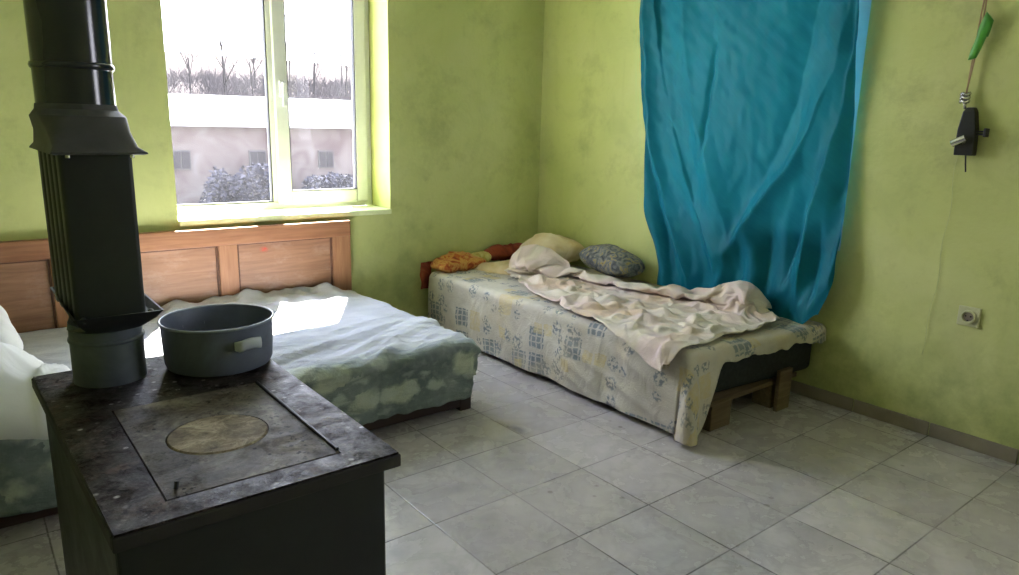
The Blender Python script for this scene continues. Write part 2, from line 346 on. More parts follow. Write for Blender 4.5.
M = dict(
    wall=m_wall(), floor=m_floor(), ceil=plain('ceiling_paint', (.68, .70, .58), .9),
    base=plain('baseboard_tile', (.25, .215, .17), .45, scale=9, var=.2), pvc=plain('window_plastic', (.62, .63, .64), .35, var=.03),
    rubber=plain('seal_rubber', (.03, .03, .035), .6), glass=m_glass('veiled_glass', .005), glass_b=m_glass('clear_glass', .02),
    sill=plain('painted_sill', (.70, .76, .42), .5, var=.08),
    wood=m_wood('varnished_bed_wood', (.21, .085, .04), (.45, .22, .11), 0), woodv=m_wood('varnished_stile_wood', (.25, .105, .05), (.48, .25, .125), 2),
    panel=m_panel('varnished_panel_wood', (.20, .095, .052), (.44, .24, .14), 0, .4, .8), mould=m_wood('varnished_moulding_wood', (.085, .036, .02), (.19, .085, .045), 0), dark=m_wood('dark_rail_wood', (.022, .011, .009), (.055, .027, .019), 0),
    pallet=m_wood('raw_pallet_wood', (.085, .058, .034), (.22, .155, .095), 0, .8), black=plain('black_mattress_cloth', (.022, .024, .028), .8, var=.4, scale=60),
    top=m_stove_top(), hob=m_hob(), ring=m_ring(), lip=m_enamel('sooty_edge_iron', (.014, .011, .0105), .55), tray=m_enamel('grey_black_steel', (.030, .032, .034), .45), body=m_enamel('black_green_enamel', (.0065, .0080, .0068), .45),
    pipe=plain('black_enamel_pipe', (.013, .015, .022), .17, var=.3, scale=4), fin=m_enamel('dark_green_enamel', (.008, .0115, .0125), .42), hood=m_enamel('matt_sooty_steel', (.055, .055, .060), .5),
    collar=m_enamel('grey_blue_steel', (.085, .102, .130), .5), pot=m_enamel('grey_blue_pot_enamel', (.13, .15, .215), .42, .35), pot_rim=plain('worn_rim_metal', (.24, .27, .32), .4, .3),
    grip=plain('pale_grip', (.46, .50, .56), .4), leaf=m_leaf_sheet(), spread=m_spread(), duvet=m_duvet(), curtain=m_curtain(),
    white=m_white(), mattress=plain('mattress_ticking', (.5, .5, .47), .85),
    pillow=m_print('grey_yellow_print', ((.3, (.04, .045, .055)), (.46, (.12, .128, .135)), (.56, (.21, .21, .195)), (.62, (.34, .26, .08)), (.68, (.09, .095, .11))), 22),
    peach=m_print('peach_pillow_cloth', ((.3, (.58, .43, .24)), (.6, (.72, .60, .43)), (.8, (.76, .70, .58))), 5),
    orange=m_print('orange_print_cloth', ((.3, (.22, .03, .015)), (.42, (.45, .11, .03)), (.52, (.60, .34, .10)), (.62, (.50, .16, .04)), (.75, (.24, .035, .02))), 16, .5),
    red=m_print('dark_red_cloth', ((.3, (.16, .028, .022)), (.6, (.33, .07, .04)), (.8, (.40, .16, .07))), 9),
    yellow=m_print('yellow_check_cloth', ((.35, (.44, .36, .10)), (.6, (.55, .50, .22))), 20),
    cord=plain('tan_string', (.36, .24, .15), .8), whitecord=plain('pale_cord', (.42, .47, .22), .6), green=plain('green_plastic', (.07, .30, .045), .35),
    gadget=plain('black_plastic', (.012, .013, .016), .4), silver=plain('bright_metal', (.62, .62, .62), .25, .9), cream=plain('cream_plastic', (.55, .55, .35), .4, var=.05),
    hole=plain('dark_hole', (.02, .02, .02), .7),
    plaster=m_print('faded_pink_plaster', ((.3, (.046, .034, .034)), (.46, (.064, .052, .049)), (.6, (.075, .064, .061)), (.75, (.083, .076, .074))), 1.1, .9, 0),
    snow=plain('pale_roof_sheet', (.4, .4, .42), .8, spec=0, var=.05, scale=.6), ground=plain('pale_yard', (.25, .25, .25), .9, spec=0, scale=.4), hillm=plain('brown_slope', (.044, .038, .038), .95, spec=0, scale=.3),
    bark=plain('grey_bark', (.020, .0175, .018), .9, spec=0), brush=plain('grey_twigs', (.030, .026, .028), .9, spec=0), wing=plain('old_window_dark', (.022, .020, .022), .6, spec=0), wframe=plain('old_window_frame', (.05, .048, .048), .6, spec=0),
    bush=plain('grey_bush_leaf', (.030, .030, .040), .9, spec=0, scale=2), outer=plain('outer_render', (.5, .48, .42), .9))

# ------------------------------------------------------------------ room shell
RX0, RY0, RZ = -4.45, -5.3, 2.65
def shell(name, boxes, m):
    b = MB()
    for q in boxes: b.box(*q)
    return structure(b.build(name, m))
shell('floor', [(RX0 - .2, .25, RY0 - .2, .3, -.2, 0)], M['floor'])
shell('ceiling', [(RX0 - .2, .25, RY0 - .2, .3, RZ, RZ + .15)], M['ceil'])
WT = 2.48                                              # window head
shell('wall_back', [(RX0, -2.36, 0, .20, 0, RZ), (RX0, -2.455, .20, .30, 0, RZ), (-1.17, .25, 0, .30, 0, RZ), (-2.36, -1.17, 0, .30, 0, .755), (-2.455, -2.36, .2, .30, 0, .755),
                    (-2.36, -1.17, 0, .30, WT, RZ), (-2.455, -2.36, .2, .30, WT, RZ)], M['wall'])
V0, V1, VZ0, VZ1 = -4.4, -3.45, 1.05, 2.05              # second window of the right wall, beside the photographer
WY0, WY1, WZ0, WZ1 = -2.170, -1.0, .74, 2.25
shell('wall_right', [(0, .25, WY1, 0, 0, RZ), (0, .25, V1, WY0, 0, RZ), (0, .25, RY0, V0, 0, RZ), (0, .25, V0, V1, 0, VZ0), (0, .25, V0, V1, VZ1, RZ), (0, .25, WY0, WY1, 0, WZ0), (0, .25, WY0, WY1, WZ1, RZ)], M['wall'])
shell('wall_left', [(RX0 - .2, RX0, RY0 - .2, .3, 0, RZ)], M['wall'])
shell('wall_front', [(RX0, .25, RY0 - .2, RY0, 0, RZ)], M['wall'])

# tiled skirting: one mesh per wall, the joints are real gaps
def skirt(name, axis):
    b = MB()
    if axis == 'right':
        y = -1.329 - 10 * TS - .0
        for k in range(-15, 5):
            y0, y1 = -1.329 + k * TS + .002, -1.329 + (k + 1) * TS - .002
            y1 = min(y1, -.012)
            if y0 < RY0 or y0 > -.02: continue
            b.box(-.010, 0, y0, y1, 0, .062)
    else:
        for k in range(-8, 6):
            x0, x1 = TX + k * TS + .002, min(TX + (k + 1) * TS - .002, -.001)
            if x0 < RX0 or x0 > -.02: continue
            b.box(x0, x1, -.010, 0, 0, .062)
    return structure(b.build(name, M['base'], bevel=.003))
skirt('baseboard_right', 'right'); skirt('baseboard_back', 'back')

# window in the back wall
def frame_bars(b, x0, x1, z0, z1, w, y0, y1):
    b.box(x0, x0 + w, y0, y1, z0, z1); b.box(x1 - w, x1, y0, y1, z0, z1)
    b.box(x0 + w, x1 - w, y0, y1, z0, z0 + w); b.box(x0 + w, x1 - w, y0, y1, z1 - w, z1)
w1 = bpy.data.objects.new('window_1', None); COL.objects.link(w1); w1.location = (-1.76, .2, .765); structure(w1, 'white plastic casement window above the wooden headboard', 'window')
b = MB(); frame_bars(b, -2.45, -1.172, .785, WT, .045, .225, .285); b.box(-1.792, -1.757, .225, .285, .83, WT - .045); b.build('window_frame', M['pvc'], w1, bevel=.006)
b = MB(); frame_bars(b, -1.765, -1.205, .815, WT - .03, .075, .205, .262); b.build('sash', M['pvc'], w1, bevel=.008, seg=3)
b = MB(); frame_bars(b, -1.692, -1.278, .888, WT - .103, .006, .209, .24); b.build('sash_seal', M['rubber'], w1)
b = MB(); frame_bars(b, -2.406, -1.791, .829, WT - .044, .007, .229, .26); b.build('fixed_seal', M['rubber'], w1)
MB().box(-2.406, -1.791, .243, .247, .829, WT - .044).build('fixed_pane', M['glass'], w1)
MB().box(-1.692, -1.278, .233, .237, .888, WT - .103).build('sash_pane', M['glass'], w1)
hd = MB().box(-1.742, -1.714, .190, .205, 1.41, 1.50).build('handle', M['pvc'], w1, bevel=.005)
MB().tube([(-1.728, .192, 1.475), (-1.728, .165, 1.475)], .009, 10).box(-1.740, -1.716, .150, .168, 1.36, 1.49).build('lever', M['pvc'], hd, bevel=.006)
MB().box(-2.36, -1.17, -.02, .23, .755, .785).box(-2.452, -2.36, .2, .23, .755, .785).build('window_sill', M['sill'], w1, bevel=.006)

# window behind the curtain
w2 = bpy.data.objects.new('window_2', None); COL.objects.link(w2); w2.location = (.15, -1.6, WZ0); structure(w2, 'bright window in the right wall behind the teal curtain', 'window')
def fb2(b, y0, y1, z0, z1, w, x0, x1):
    b.box(x0, x1, y0, y0 + w, z0, z1); b.box(x0, x1, y1 - w, y1, z0, z1); b.box(x0, x1, y0 + w, y1 - w, z0, z0 + w); b.box(x0, x1, y0 + w, y1 - w, z1 - w, z1)
b = MB(); fb2(b, WY0, WY1, WZ0, WZ1, .09, .03, .09); b.box(.03, .09, -1.63, -1.57, WZ0 + .09, WZ1 - .09); b.build('window_frame', M['pvc'], w2, bevel=.006)
MB().box(.058, .062, WY0 + .088, WY1 - .088, WZ0 + .088, WZ1 - .088).build('pane', M['glass_b'], w2)
# window beside the photographer
w3 = bpy.data.objects.new('window_3', None); COL.objects.link(w3); w3.location = (.12, (V0 + V1) / 2, VZ0); structure(w3, 'window in the right wall beside the photographer', 'window')
b = MB(); fb2(b, V0, V1, VZ0, VZ1, .05, .08, .14); b.build('window_frame', M['pvc'], w3, bevel=.006)
MB().box(.108, .112, V0 + .048, V1 - .048, VZ0 + .048, VZ1 - .048).build('pane', M['glass_b'], w3)
# unseen eave added to keep direct sun off the right wall windows
eave = MB().box(.25, 1.15, -5.0, 1.0, 2.45, 2.60).build('sun_block_eave', M['outer']); structure(eave, 'unseen eave added to block the sun from the right wall windows', 'roof')

# ------------------------------------------------------------------ draped cloth engine
def skew_end(x, y):                        # the pallet bed's foot end is not square: longer on the wall side
    return .062 * sm(-.95, -.1, x) * sm(1.2, 2.0, -y)
class Drape:
    """cloth lying on a block: A runs across the bed to the hanging side, B along it to the hanging end"""
    def __init__(s, O, A, B, W, L, rho=.03, flare=.35):
        s.skew = False
        s.O, s.A, s.B, s.W, s.L, s.rho, s.fl = Vector(O), Vector(A), Vector(B), W - rho, L - rho, rho, flare
    def base(s, a, b):
        d, e = max(a - s.W, 0), max(b - s.L, 0); r = math.hypot(d, e)
        P = s.O + s.A * min(a, s.W) + s.B * min(b, s.L)
        if r < 1e-9: return P
        q = s.rho * PI / 2
        if r < q: out, dn = s.rho * math.sin(r / s.rho), s.rho * (1 - math.cos(r / s.rho))
        else: out, dn = s.rho, s.rho + r - q
        D = (s.A * d + s.B * e) / r
        sp = (2 * d * e / (r * r)) ** 2
        fl = s.fl * sp * max(0, dn)
        return P + D * (out + fl) + Vector((0, 0, -dn * (1 - .06 * sp)))
    def point(s, a, b, h):
        P = s.base(a, b)
        if s.skew: P.y -= skew_end(P.x, P.y)
        if h == 0: return P
        k = .004
        u = s.base(a + k, b) - s.base(a - k, b); v = s.base(a, b + k) - s.base(a, b - k)
        n = u.cross(v); n.normalize()
        ref = Vector((0, 0, 1)) + (s.A if a > s.W else Vector()) + (s.B if b > s.L else Vector())
        if n.dot(ref) < 0: n = -n
        return P + n * h
    def mesh(s, a0, a1, b0, b1, step, field, hfun, zmin=.004):
        """cells where field > 0, cut cleanly along field = 0"""
        na, nb = int((a1 - a0) / step) + 1, int((b1 - b0) / step) + 1
        F, V, uv = {}, {}, []
        bm = bmesh.new(); ul = bm.loops.layers.uv.new('UVMap'); info = {}
        def fld(i, j):
            if (i, j) not in F: F[i, j] = field(a0 + i * step, b0 + j * step)
            return F[i, j]
        def vert(key, a, b):
            if key not in V:
                p = s.point(a, b, hfun(a, b)); p.z = max(p.z, zmin)
                V[key] = bm.verts.new(p); info[V[key]] = (b, a)
            return V[key]
        for i in range(na):
            for j in range(nb):
                cs = [(i, j), (i + 1, j), (i + 1, j + 1), (i, j + 1)]
                fs = [fld(*c) for c in cs]
                if max(fs) <= 0: continue
                poly = []
                for k in range(4):
                    c, d, fc, fd = cs[k], cs[(k + 1) % 4], fs[k], fs[(k + 1) % 4]
                    if fc > 0: poly.append(vert(c, a0 + c[0] * step, b0 + c[1] * step))
                    if (fc > 0) != (fd > 0):
                        if c > d: c, d, fc, fd = d, c, fd, fc
                        t = min(.98, max(.02, fc / (fc - fd)))
                        poly.append(vert((c, d), a0 + (c[0] + (d[0] - c[0]) * t) * step, b0 + (c[1] + (d[1] - c[1]) * t) * step))
                if len(poly) > 2:
                    f = bm.faces.new(poly); f.smooth = True
                    for l in f.loops: l[ul].uv = info[l.vert]
        bmesh.ops.recalc_face_normals(bm, faces=bm.faces[:])
        up = sum(f.normal.z for f in bm.faces)
        if up < 0: bmesh.ops.reverse_faces(bm, faces=bm.faces[:])
        me = bpy.data.meshes.new('cloth'); bm.to_mesh(me); bm.free(); return me

def poly_sdf(P):
    """signed distance to a closed polygon, positive inside"""
    n = len(P)
    def f(x, y):
        d = 1e9; ins = False
        for i in range(n):
            ax, ay = P[i]; bx, by = P[(i + 1) % n]
            ex, ey = bx - ax, by - ay; wx, wy = x - ax, y - ay
            t = max(0, min(1, (wx * ex + wy * ey) / (ex * ex + ey * ey)))
            d = min(d, (wx - ex * t) ** 2 + (wy - ey * t) ** 2)
            if (ay > y) != (by > y) and x < ex * (y - ay) / (by - ay) + ax: ins = not ins
        return math.sqrt(d) * (1 if ins else -1)
    return f

# ------------------------------------------------------------------ wooden bed under the window
BX0, BX1, BT = -3.50, -1.455, .325
bed = thing('wooden_bed', 'brown wooden bed with panelled headboard standing under the window', 'bed', (-2.47, -.65, 0))
hb = MB().box(BX0, BX1, -.040, -.004, .10, .735)
hbo = None
b = MB()
b.box(BX0, BX1, -.052, -.004, .648, .738)                      # top rail
b.box(BX0, BX1, -.046, -.004, .12, .30)
headboard = b.build('headboard', M['wood'], bed, bevel=.006)
for x0, x1 in ((BX0, BX0 + .07), (-2.92, -2.83), (-2.19, -2.095), (-1.565, BX1)):
    MB().box(x0, x1, -.047, -.005, .30, .65).build('stile', M['woodv'], headboard, bevel=.004)
for x0, x1 in ((BX0 + .07, -2.92), (-2.83, -2.19), (-2.095, -1.565)):
    b = MB().box(x0, x1, -.026, -.008, .30, .65)
    MB_p = b
    b.build('panel', M['panel'], headboard)
    b = MB(); frame_bars(b, x0, x1, .30, .65, .010, -.038, -.022); b.build('panel_moulding', M['mould'], headboard, bevel=.003)
MB().box(BX0 + .01, BX1 - .03, -1.262, -1.238, .02, .20).build('side_rail', M['dark'], bed, bevel=.004)
MB().box(BX1 - .028, BX1 - .006, -1.238, -.05, .02, .20).build('end_rail', M['dark'], bed, bevel=.004)
for x in (BX0 + .03, BX1 - .035):
    for y in (-1.235, -.10):
        MB().box(x - .03, x + .03, y - .03, y + .03, 0, .24).build('leg', M['dark'], bed, bevel=.004)
MB().box(BX0 + .02, BX1 - .02, -1.255, -.055, .16, BT - .012).build('mattress', M['mattress'], bed, bevel=.03, seg=3)

d1 = Drape((BX0, -.055, BT), (0, -1, 0), (1, 0, 0), 1.222, BX1 - BX0 + .004, .035, .0)
def hem1(b):
    return 1.455 + .018 * nz(b * 3.1, 2.2) + .014 * nz(b * 9, 5.5) + .010 * nz(b * 22, 1.5)
def f1(a, b):
    d, e = max(a - d1.W, 0), max(b - d1.L, 0)
    lim = hem1(b) - d1.W
    if d <= 0: return .10 + .02 * nz(a * 6, 3.) - e
    ph = math.atan2(e, d) / (PI / 2)
    return lim * (1 - ph) + .12 * ph - math.hypot(d, e)
def h1(a, b):
    h = .004
    t = noise.noise((a * 1.3, b * 1.3, 3.)) * .5
    h += .007 * sm(-.2, .6, noise.noise((a * 2.4, b * 2.4, 1.))) * (1 - sm(1.8, 2.02, b))
    # creases drawn from the front edge towards the corner
    q = (a - 1.16) * .9 + (b - 1.25) * .33
    amp = sm(.5, 1.0, a) * sm(.9, 1.3, b) * (1 - sm(1.22, 1.3, a))
    h += amp * (.024 * max(0, ridge(q * 9 + t, b * 1.2, 7.)) ** 2 + .012 * max(0, ridge(q * 20 + t, b * 1.6, 2.)) ** 2)
    # general fine rumple, stretched
    h += .005 * max(0, ridge(a * 5 + b * 1.6 + t * 2, b * 1.1, 4.)) ** 3 * sm(.05, .3, a)
    h += .005 * max(0, ridge(a * 11 - b * 3 + t * 3, b * 3, 9.)) ** 3
    # bunched against the headboard
    k = (1 - sm(.02, .26, a)) * sm(.75, 1.25, b) * (1 - sm(1.85, 2.02, b))
    h += k * (.055 + .045 * noise.noise((b * 8, a * 8, 2.)) + .02 * noise.noise((b * 19, a * 19, 5.)))
    if a > d1.W or b > d1.L:
        dd = max(a - d1.W, b - d1.L)
        s = b if a - d1.W > b - d1.L else a
        h += sm(.0, .2, dd) * (.010 + .020 * noise.noise((s * 5.5, dd * 1.5, 8.)) + .010 * noise.noise((s * 14, dd * 3, 3.)))
        h += .014 * math.exp(-((dd - .045 - .02 * nz(s * 4, 1.)) / .02) ** 2)      # roll of cloth along the top of the hang
        h = max(h, .003)
    return h
me = d1.mesh(0.0, 1.62, 0.0, 2.40, .0145, f1, h1, .012)
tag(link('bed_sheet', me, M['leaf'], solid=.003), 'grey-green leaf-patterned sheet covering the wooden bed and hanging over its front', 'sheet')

# white duvet and pillow at the bed's left end
def blob(name, c, r, m, p=2.6, pz=2.0, amp=.02, fr=5, seed=0., rot=0, tilt=0, n=64, parent=None, pinch=0., crease=.6):
    bm = MB().bm; rows = []
    R = Matrix.Rotation(rot, 3, 'Z') @ Matrix.Rotation(tilt, 3, 'X')
    def sgn(x, e): return math.copysign(abs(x) ** e, x)
    b = MB()
    for i in range(1, n // 2):
        ph = -PI / 2 + PI * i / (n // 2); ring = []
        for j in range(n):
            th = 2 * PI * j / n
            cx, sx = sgn(math.cos(th), 2 / p), sgn(math.sin(th), 2 / p); cp, sp = abs(math.cos(ph)) ** (2 / pz), sgn(math.sin(ph), 2 / pz)
            corner = abs(math.cos(th) * math.sin(th)) * 2
            v = Vector((r[0] * cx * cp * (1 + pinch * corner), r[1] * sx * cp * (1 + pinch * corner), r[2] * sp * (1 - .35 * pinch * corner)))
            k = noise.fractal((v.x * fr + seed, v.y * fr, v.z * fr + seed), 1., 2., 4) * amp + max(0, ridge(v.x * fr * 1.4 + seed, v.y * fr * .6, v.z * fr)) ** 3 * amp * crease
            v += v.normalized() * k
            ring.append(Vector(c) + R @ v)
        b.bm.verts.ensure_lookup_table(); rows.append(ring)
    b.loft(rows)
    return b.build(name, m, parent, smooth=True)
# duvet bundle: a thick heavy roll lying on the front edge and slipping over it
def wd_field(a, b):
    return wd_poly(a, b)
wd_poly = poly_sdf([(.72, .0), (.74, .25), (.82, .44), (.95, .56), (1.08, .575), (1.20, .54), (1.26, .50), (1.25, .40), (1.21, .2), (1.19, .0)])
def wd_h(a, b):
    d = wd_poly(a, b)
    h = .006 + .26 * (1 - math.exp(-max(d, 0) / .075)) * (1 - .62 * sm(1.16, 1.30, a)) * (1 - .5 * sm(.2, .5, b))
    q = (a * .75 + b * .9)
    h += sm(0, .06, d) * (.020 * max(0, ridge(q * 5 + nz(a * 3, b * 3), b * 1.5, 5.)) ** 2 + .024 * nz(a * 4, b * 5, 3.) + .032 * max(0, ridge(q * 11 + nz(a * 4, b * 4), b * 2, 8.)) ** 3 + .006 * nz(a * 15, b * 15, 3.))
    return max(h, .004)
me = d1.mesh(.66, 1.5, 0.0, .66, .011, wd_field, wd_h, .02)
tag(link('white_duvet', me, M['white'], solid=.004), 'bunched white duvet spilling over the front edge of the wooden bed, behind the stove', 'duvet')
pl = blob('pillow', (-3.325, -.56, .475), (.215, .30, .125), M['white'], 3.2, 2.0, .014, 5, 3., .08, .12, 56, None, .10)
tag(pl, 'white pillow lying behind the bunched duvet on the wooden bed', 'pillow', 'white bedding')

# ------------------------------------------------------------------ wood stove
SX0, SX1, SY0, SY1, SZ = -3.106, -2.609, -2.632, -1.745, .640
def splay(b, k=.026):                            # the top and the left side run slightly out of square
    for v in b.bm.verts:
        if v.co.x < -3.05: v.co.x -= k * (v.co.y - SY0) / (SY1 - SY0)
    return b
st = thing('wood_stove', 'black iron wood-burning stove with a sooty top in the foreground', 'stove', ((SX0 + SX1) / 2, (SY0 + SY1) / 2, 0))
splay(MB().box(SX0 + .002, SX1 - .022, SY0 + .014, SY1 - .015, .05, SZ - .022), .014).build('body', M['body'], st, bevel=.006)
MB().box(SX0 + .03, SX1 - .05, SY0 + .05, SY1 - .03, 0, .055).build('plinth', M['body'], st)
HX0, HX1, HY0, HY1 = -3.015, -2.704, -2.567, -2.095
b = MB()
b.box(SX0, HX0 - .003, SY0, SY1, SZ - .024, SZ); b.box(HX1 + .003, SX1, SY0, SY1, SZ - .024, SZ)
b.box(HX0 - .003, HX1 + .003, SY0, HY0 - .003, SZ - .024, SZ); b.box(HX0 - .003, HX1 + .003, HY1 + .003, SY1, SZ - .024, SZ)
bmesh.ops.remove_doubles(b.bm, verts=b.bm.verts[:], dist=.0005)
splay(b).build('top_plate', M['top'], st)
# rolled lip round the top
b = MB(); z1 = SZ - .004
b.box(SX0 - .004, SX1 + .004, SY0 - .004, SY0 + .006, SZ - .030, z1); b.box(SX0 - .004, SX1 + .004, SY1 - .006, SY1 + .004, SZ - .030, z1)
b.box(SX0 - .004, SX0 + .006, SY0 + .006, SY1 - .006, SZ - .030, z1); b.box(SX1 - .006, SX1 + .004, SY0 + .006, SY1 - .006, SZ - .030, z1)
splay(b).build('edge_lip', M['lip'], st, bevel=.003)
# cooking plate with a round opening
rc, rr = (-2.866, -2.345), .096
b = MB(); n = 64; outer = []
for i in range(n):
    t = 2 * PI * i / n; c, s_ = math.cos(t), math.sin(t)
    kx = ((HX1 - rc[0]) if c > 0 else (rc[0] - HX0)) / max(abs(c), 1e-6); ky = ((HY1 - rc[1]) if s_ > 0 else (rc[1] - HY0)) / max(abs(s_), 1e-6)
    k = min(kx, ky); outer.append((rc[0] + c * k, rc[1] + s_ * k))
for px, py in ((HX0, HY0), (HX0, HY1), (HX1, HY0), (HX1, HY1)):
    i = min(range(n), key=lambda q: (outer[q][0] - px) ** 2 + (outer[q][1] - py) ** 2); outer[i] = (px, py)
inner = [(rc[0] + (rr + .0025) * math.cos(2 * PI * i / n), rc[1] + (rr + .0025) * math.sin(2 * PI * i / n)) for i in range(n)]
b.loft([[(x, y, SZ - .02) for x, y in outer], [(x, y, SZ + .001) for x, y in outer], [(x, y, SZ + .001) for x, y in inner], [(x, y, SZ - .02) for x, y in inner]], False, False)
b.build('cooking_plate', M['hob'], st)
MB().lathe([(rr, -.02), (rr, .0), (rr - .003, .0025), (.03, .0025)], (rc[0], rc[1], SZ), 64).build('ring_lid', M['ring'], st, smooth='auto')
MB().box(HX0 - .01, HX1 + .01, HY0 - .01, HY1 + .01, SZ - .05, SZ - .021).build('fire_box', M['hole'], st)
# hinge rods of the cooking plate
for k in range(1):
    MB().tube([(HX1 + .001, HY0 + .01, SZ + .003), (HX1 + .001, HY1 - .005, SZ + .003)], .004, 8).build('plate_edge_rod', M['body'], st)
for q in ((-2.993, -2.535),):
    MB().tube([(q[0], q[1], SZ), (q[0] + .003, q[1] + .004, SZ + .012)], .004, 7).build('plate_peg', M['hole'], st)

# stove pipe with heat exchanger
PX, PY = -2.991, -1.855
sp = thing('stove_pipe', 'black stove pipe with finned heat exchanger rising from the stove top', 'pipe', (PX, PY, SZ))
col = MB().lathe([(.080, 0), (.080, .100), (.0825, .102), (.0835, .106), (.0825, .110), (.080, .112), (.079, .150)], (PX + .012, PY, SZ + .001), 56, True, True).build('collar', M['collar'], sp, smooth='auto')
TX0, TX1, TY0, TY1, TZ = -3.066, -2.883, -2.035, -1.635, .838
def rrect(x0, x1, y0, y1, z, r, n=6):
    pts = []
    for cx, cy, a0 in ((x1 - r, y1 - r, 0), (x0 + r, y1 - r, PI / 2), (x0 + r, y0 + r, PI), (x1 - r, y0 + r, 1.5 * PI)):
        for k in range(n + 1):
            a = a0 + PI / 2 * k / n; pts.append((cx + r * math.cos(a), cy + r * math.sin(a), z))
    return pts
nn = len(rrect(0, 1, 0, 1, 0, .1))
def circ_like(c, r, z):
    pts = []
    for q in range(4):
        for k in range(7):
            a = q * PI / 2 + PI / 2 * k / 6; pts.append((c[0] + r * math.cos(a), c[1] + r * math.sin(a), z))
    return pts
b = MB()
b.loft([circ_like((PX + .012, PY), .082, SZ + .135), rrect(TX0 + .03, TX1 - .03, TY0 + .055, TY1 - .055, TZ - .048, .03), rrect(TX0 + .012, TX1 - .012, TY0 + .018, TY1 - .018, TZ - .020, .008), rrect(TX0, TX1, TY0, TY1, TZ, .003),
        rrect(TX0 + .004, TX1 - .004, TY0 + .004, TY1 - .004, TZ, .003), rrect(TX0 + .014, TX1 - .014, TY0 + .02, TY1 - .02, TZ - .016, .004)], True, True)
tray = b.build('lower_tray', M['tray'], sp, smooth='auto')
for x, y in ((TX0 + .022, TY0 + .014), (TX1 - .024, TY0 + .024)):
    MB().lathe([(.006, -.006), (.006, .004), (.003, .007)], (x, y, TZ - .006), 10).build('bolt', M['hood'], tray, smooth='auto')
FX0_, FX1_ = -3.055, -2.914
HB = 1.192
for k in range(5):
    y0 = -2.004 + k * .0635
    b = MB().loft([rrect(FX0_ - .002 * k, FX1_ - .002 * k, y0, y0 + .050, z, .010) for z in (TZ - .017, TZ + .02, HB - .03, HB + .004)])
    b.build('heating_fin', M['fin'], sp, smooth='auto')
UX0, UX1, UY0, UY1 = -3.070, -2.890, -2.040, -1.610
PR = .079
b = MB().loft([rrect(UX0 + .006, UX1 - .006, UY0 + .006, UY1 - .006, HB - .002, .003), rrect(UX0 - .002, UX1 + .002, UY0, UY1, HB, .003), rrect(UX0, UX1, UY0, UY1, HB + .004, .003), rrect(UX0 + .006, UX1 - .012, UY0 + .020, UY1 - .022, HB + .014, .012),
               rrect(UX0 + .004, UX1 - .016, UY0 + .050, UY1 - .06, HB + .046, .03), rrect(PX - PR - .006, PX + PR + .006, PY - PR - .050, PY + PR + .08, HB + .078, .055), circ_like((PX, PY), PR + .004, HB + .092), circ_like((PX, PY), PR + .002, HB + .104)], True, True)
hood = b.build('hood', M['hood'], sp, smooth='auto')
for x, y in ((UX1 - .03, UY0 + .01), (UX0 + .03, UY0 + .01)): MB().lathe([(.005, -.006), (.005, .0)], (x, y, HB - .002), 10).build('bolt', M['silver'], hood, smooth='auto')
pipe = MB().lathe([(PR, 0), (PR, RZ - HB - .10)], (PX, PY, HB + .10), 64).build('pipe', M['pipe'], sp, smooth='auto')
MB().lathe([(PR, .0), (PR + .003, .002), (PR + .005, .008), (PR + .003, .014), (PR, .016)], (PX, PY, HB + .178), 64, False, False).build('seam_band', M['pipe'], pipe, smooth='auto')

# cooking pot on the stove
KC = (-2.728, -1.893, SZ)
pot = thing('cooking_pot', 'grey-blue enamel cooking pot standing on the stove beside the pipe', 'pot', KC)
KS = 1.045
MB().lathe([(r * KS, z) for r, z in [(.040, .0015), (.112, .0015), (.122, .006), (.127, .018), (.129, .05), (.131, .118), (.1325, .1235), (.1300, .1245), (.127, .118), (.124, .05), (.121, .02), (.114, .010), (.04, .008)]], KC, 72).build('bowl', M['pot'], pot, smooth='auto')
b = MB(); rings = []
for i in range(73):
    a = 2 * PI * i / 72
    rings.append([(KC[0] + (.1325 * KS + .0035 * math.cos(t)) * math.cos(a), KC[1] + (.1325 * KS + .0035 * math.cos(t)) * math.sin(a), SZ + .1245 + .0035 * math.sin(t)) for t in [2 * PI * k / 8 for k in range(8)]])
b.loft(rings, False, False); b.build('rim', M['pot_rim'], pot, smooth=True)
def pot_handle(a0):
    b = MB(); rings = []
    for i in range(13):
        t = -1 + 2 * i / 12; a = a0 + t * .235
        r = .1345 + .024 * (1 - t ** 8); z = .088 - .008 * t * t
        w = .015 if abs(t) < .95 else .011
        c = Vector((KC[0] + r * math.cos(a), KC[1] + r * math.sin(a), SZ + z)); rad = Vector((math.cos(a), math.sin(a), 0))
        rings.append([c + rad * (.0045 * math.cos(q)) + Vector((0, 0, w * math.sin(q))) for q in [2 * PI * k / 10 for k in range(10)]])
    b.loft(rings); return b.build('handle', M['grip'], pot, smooth=True)
pot_handle(math.radians(-77)); pot_handle(math.radians(103))

# ------------------------------------------------------------------ pallet bed along the right wall
P2Y0, P2Y1, P2X0, P2X1 = -2.075, -.085, -.935, -.006
pal = thing('wooden_pallet', 'raw wooden pallet carrying the black mattress along the right wall', 'pallet', ((P2X0 + P2X1) / 2, (P2Y0 + P2Y1) / 2, 0))
for x0, x1 in ((-.90, -.78), (-.76, -.64), (-.62, -.50), (-.48, -.36), (-.34, -.22), (-.20, -.08)):
    pass
for k, y0 in enumerate([-2.085 + i * .275 for i in range(8)]):
    MB().box(-.90, -.10, y0, y0 + .12, .122, .143).build('deck_board', M['pallet'], pal, bevel=.002)
for x0 in (-.765, -.30, -.46):
    if x0 == -.46: continue
    MB().box(x0, x0 + .145, -2.08, -.15, .100, .122).build('stringer_board', M['pallet'], pal, bevel=.002)
for x0 in (-.765, -.30):
    for y0 in (-2.078, -1.15, -.28):
        MB().box(x0, x0 + .145, y0, y0 + .10, 0, .100).build('block', M['pallet'], pal, bevel=.003)
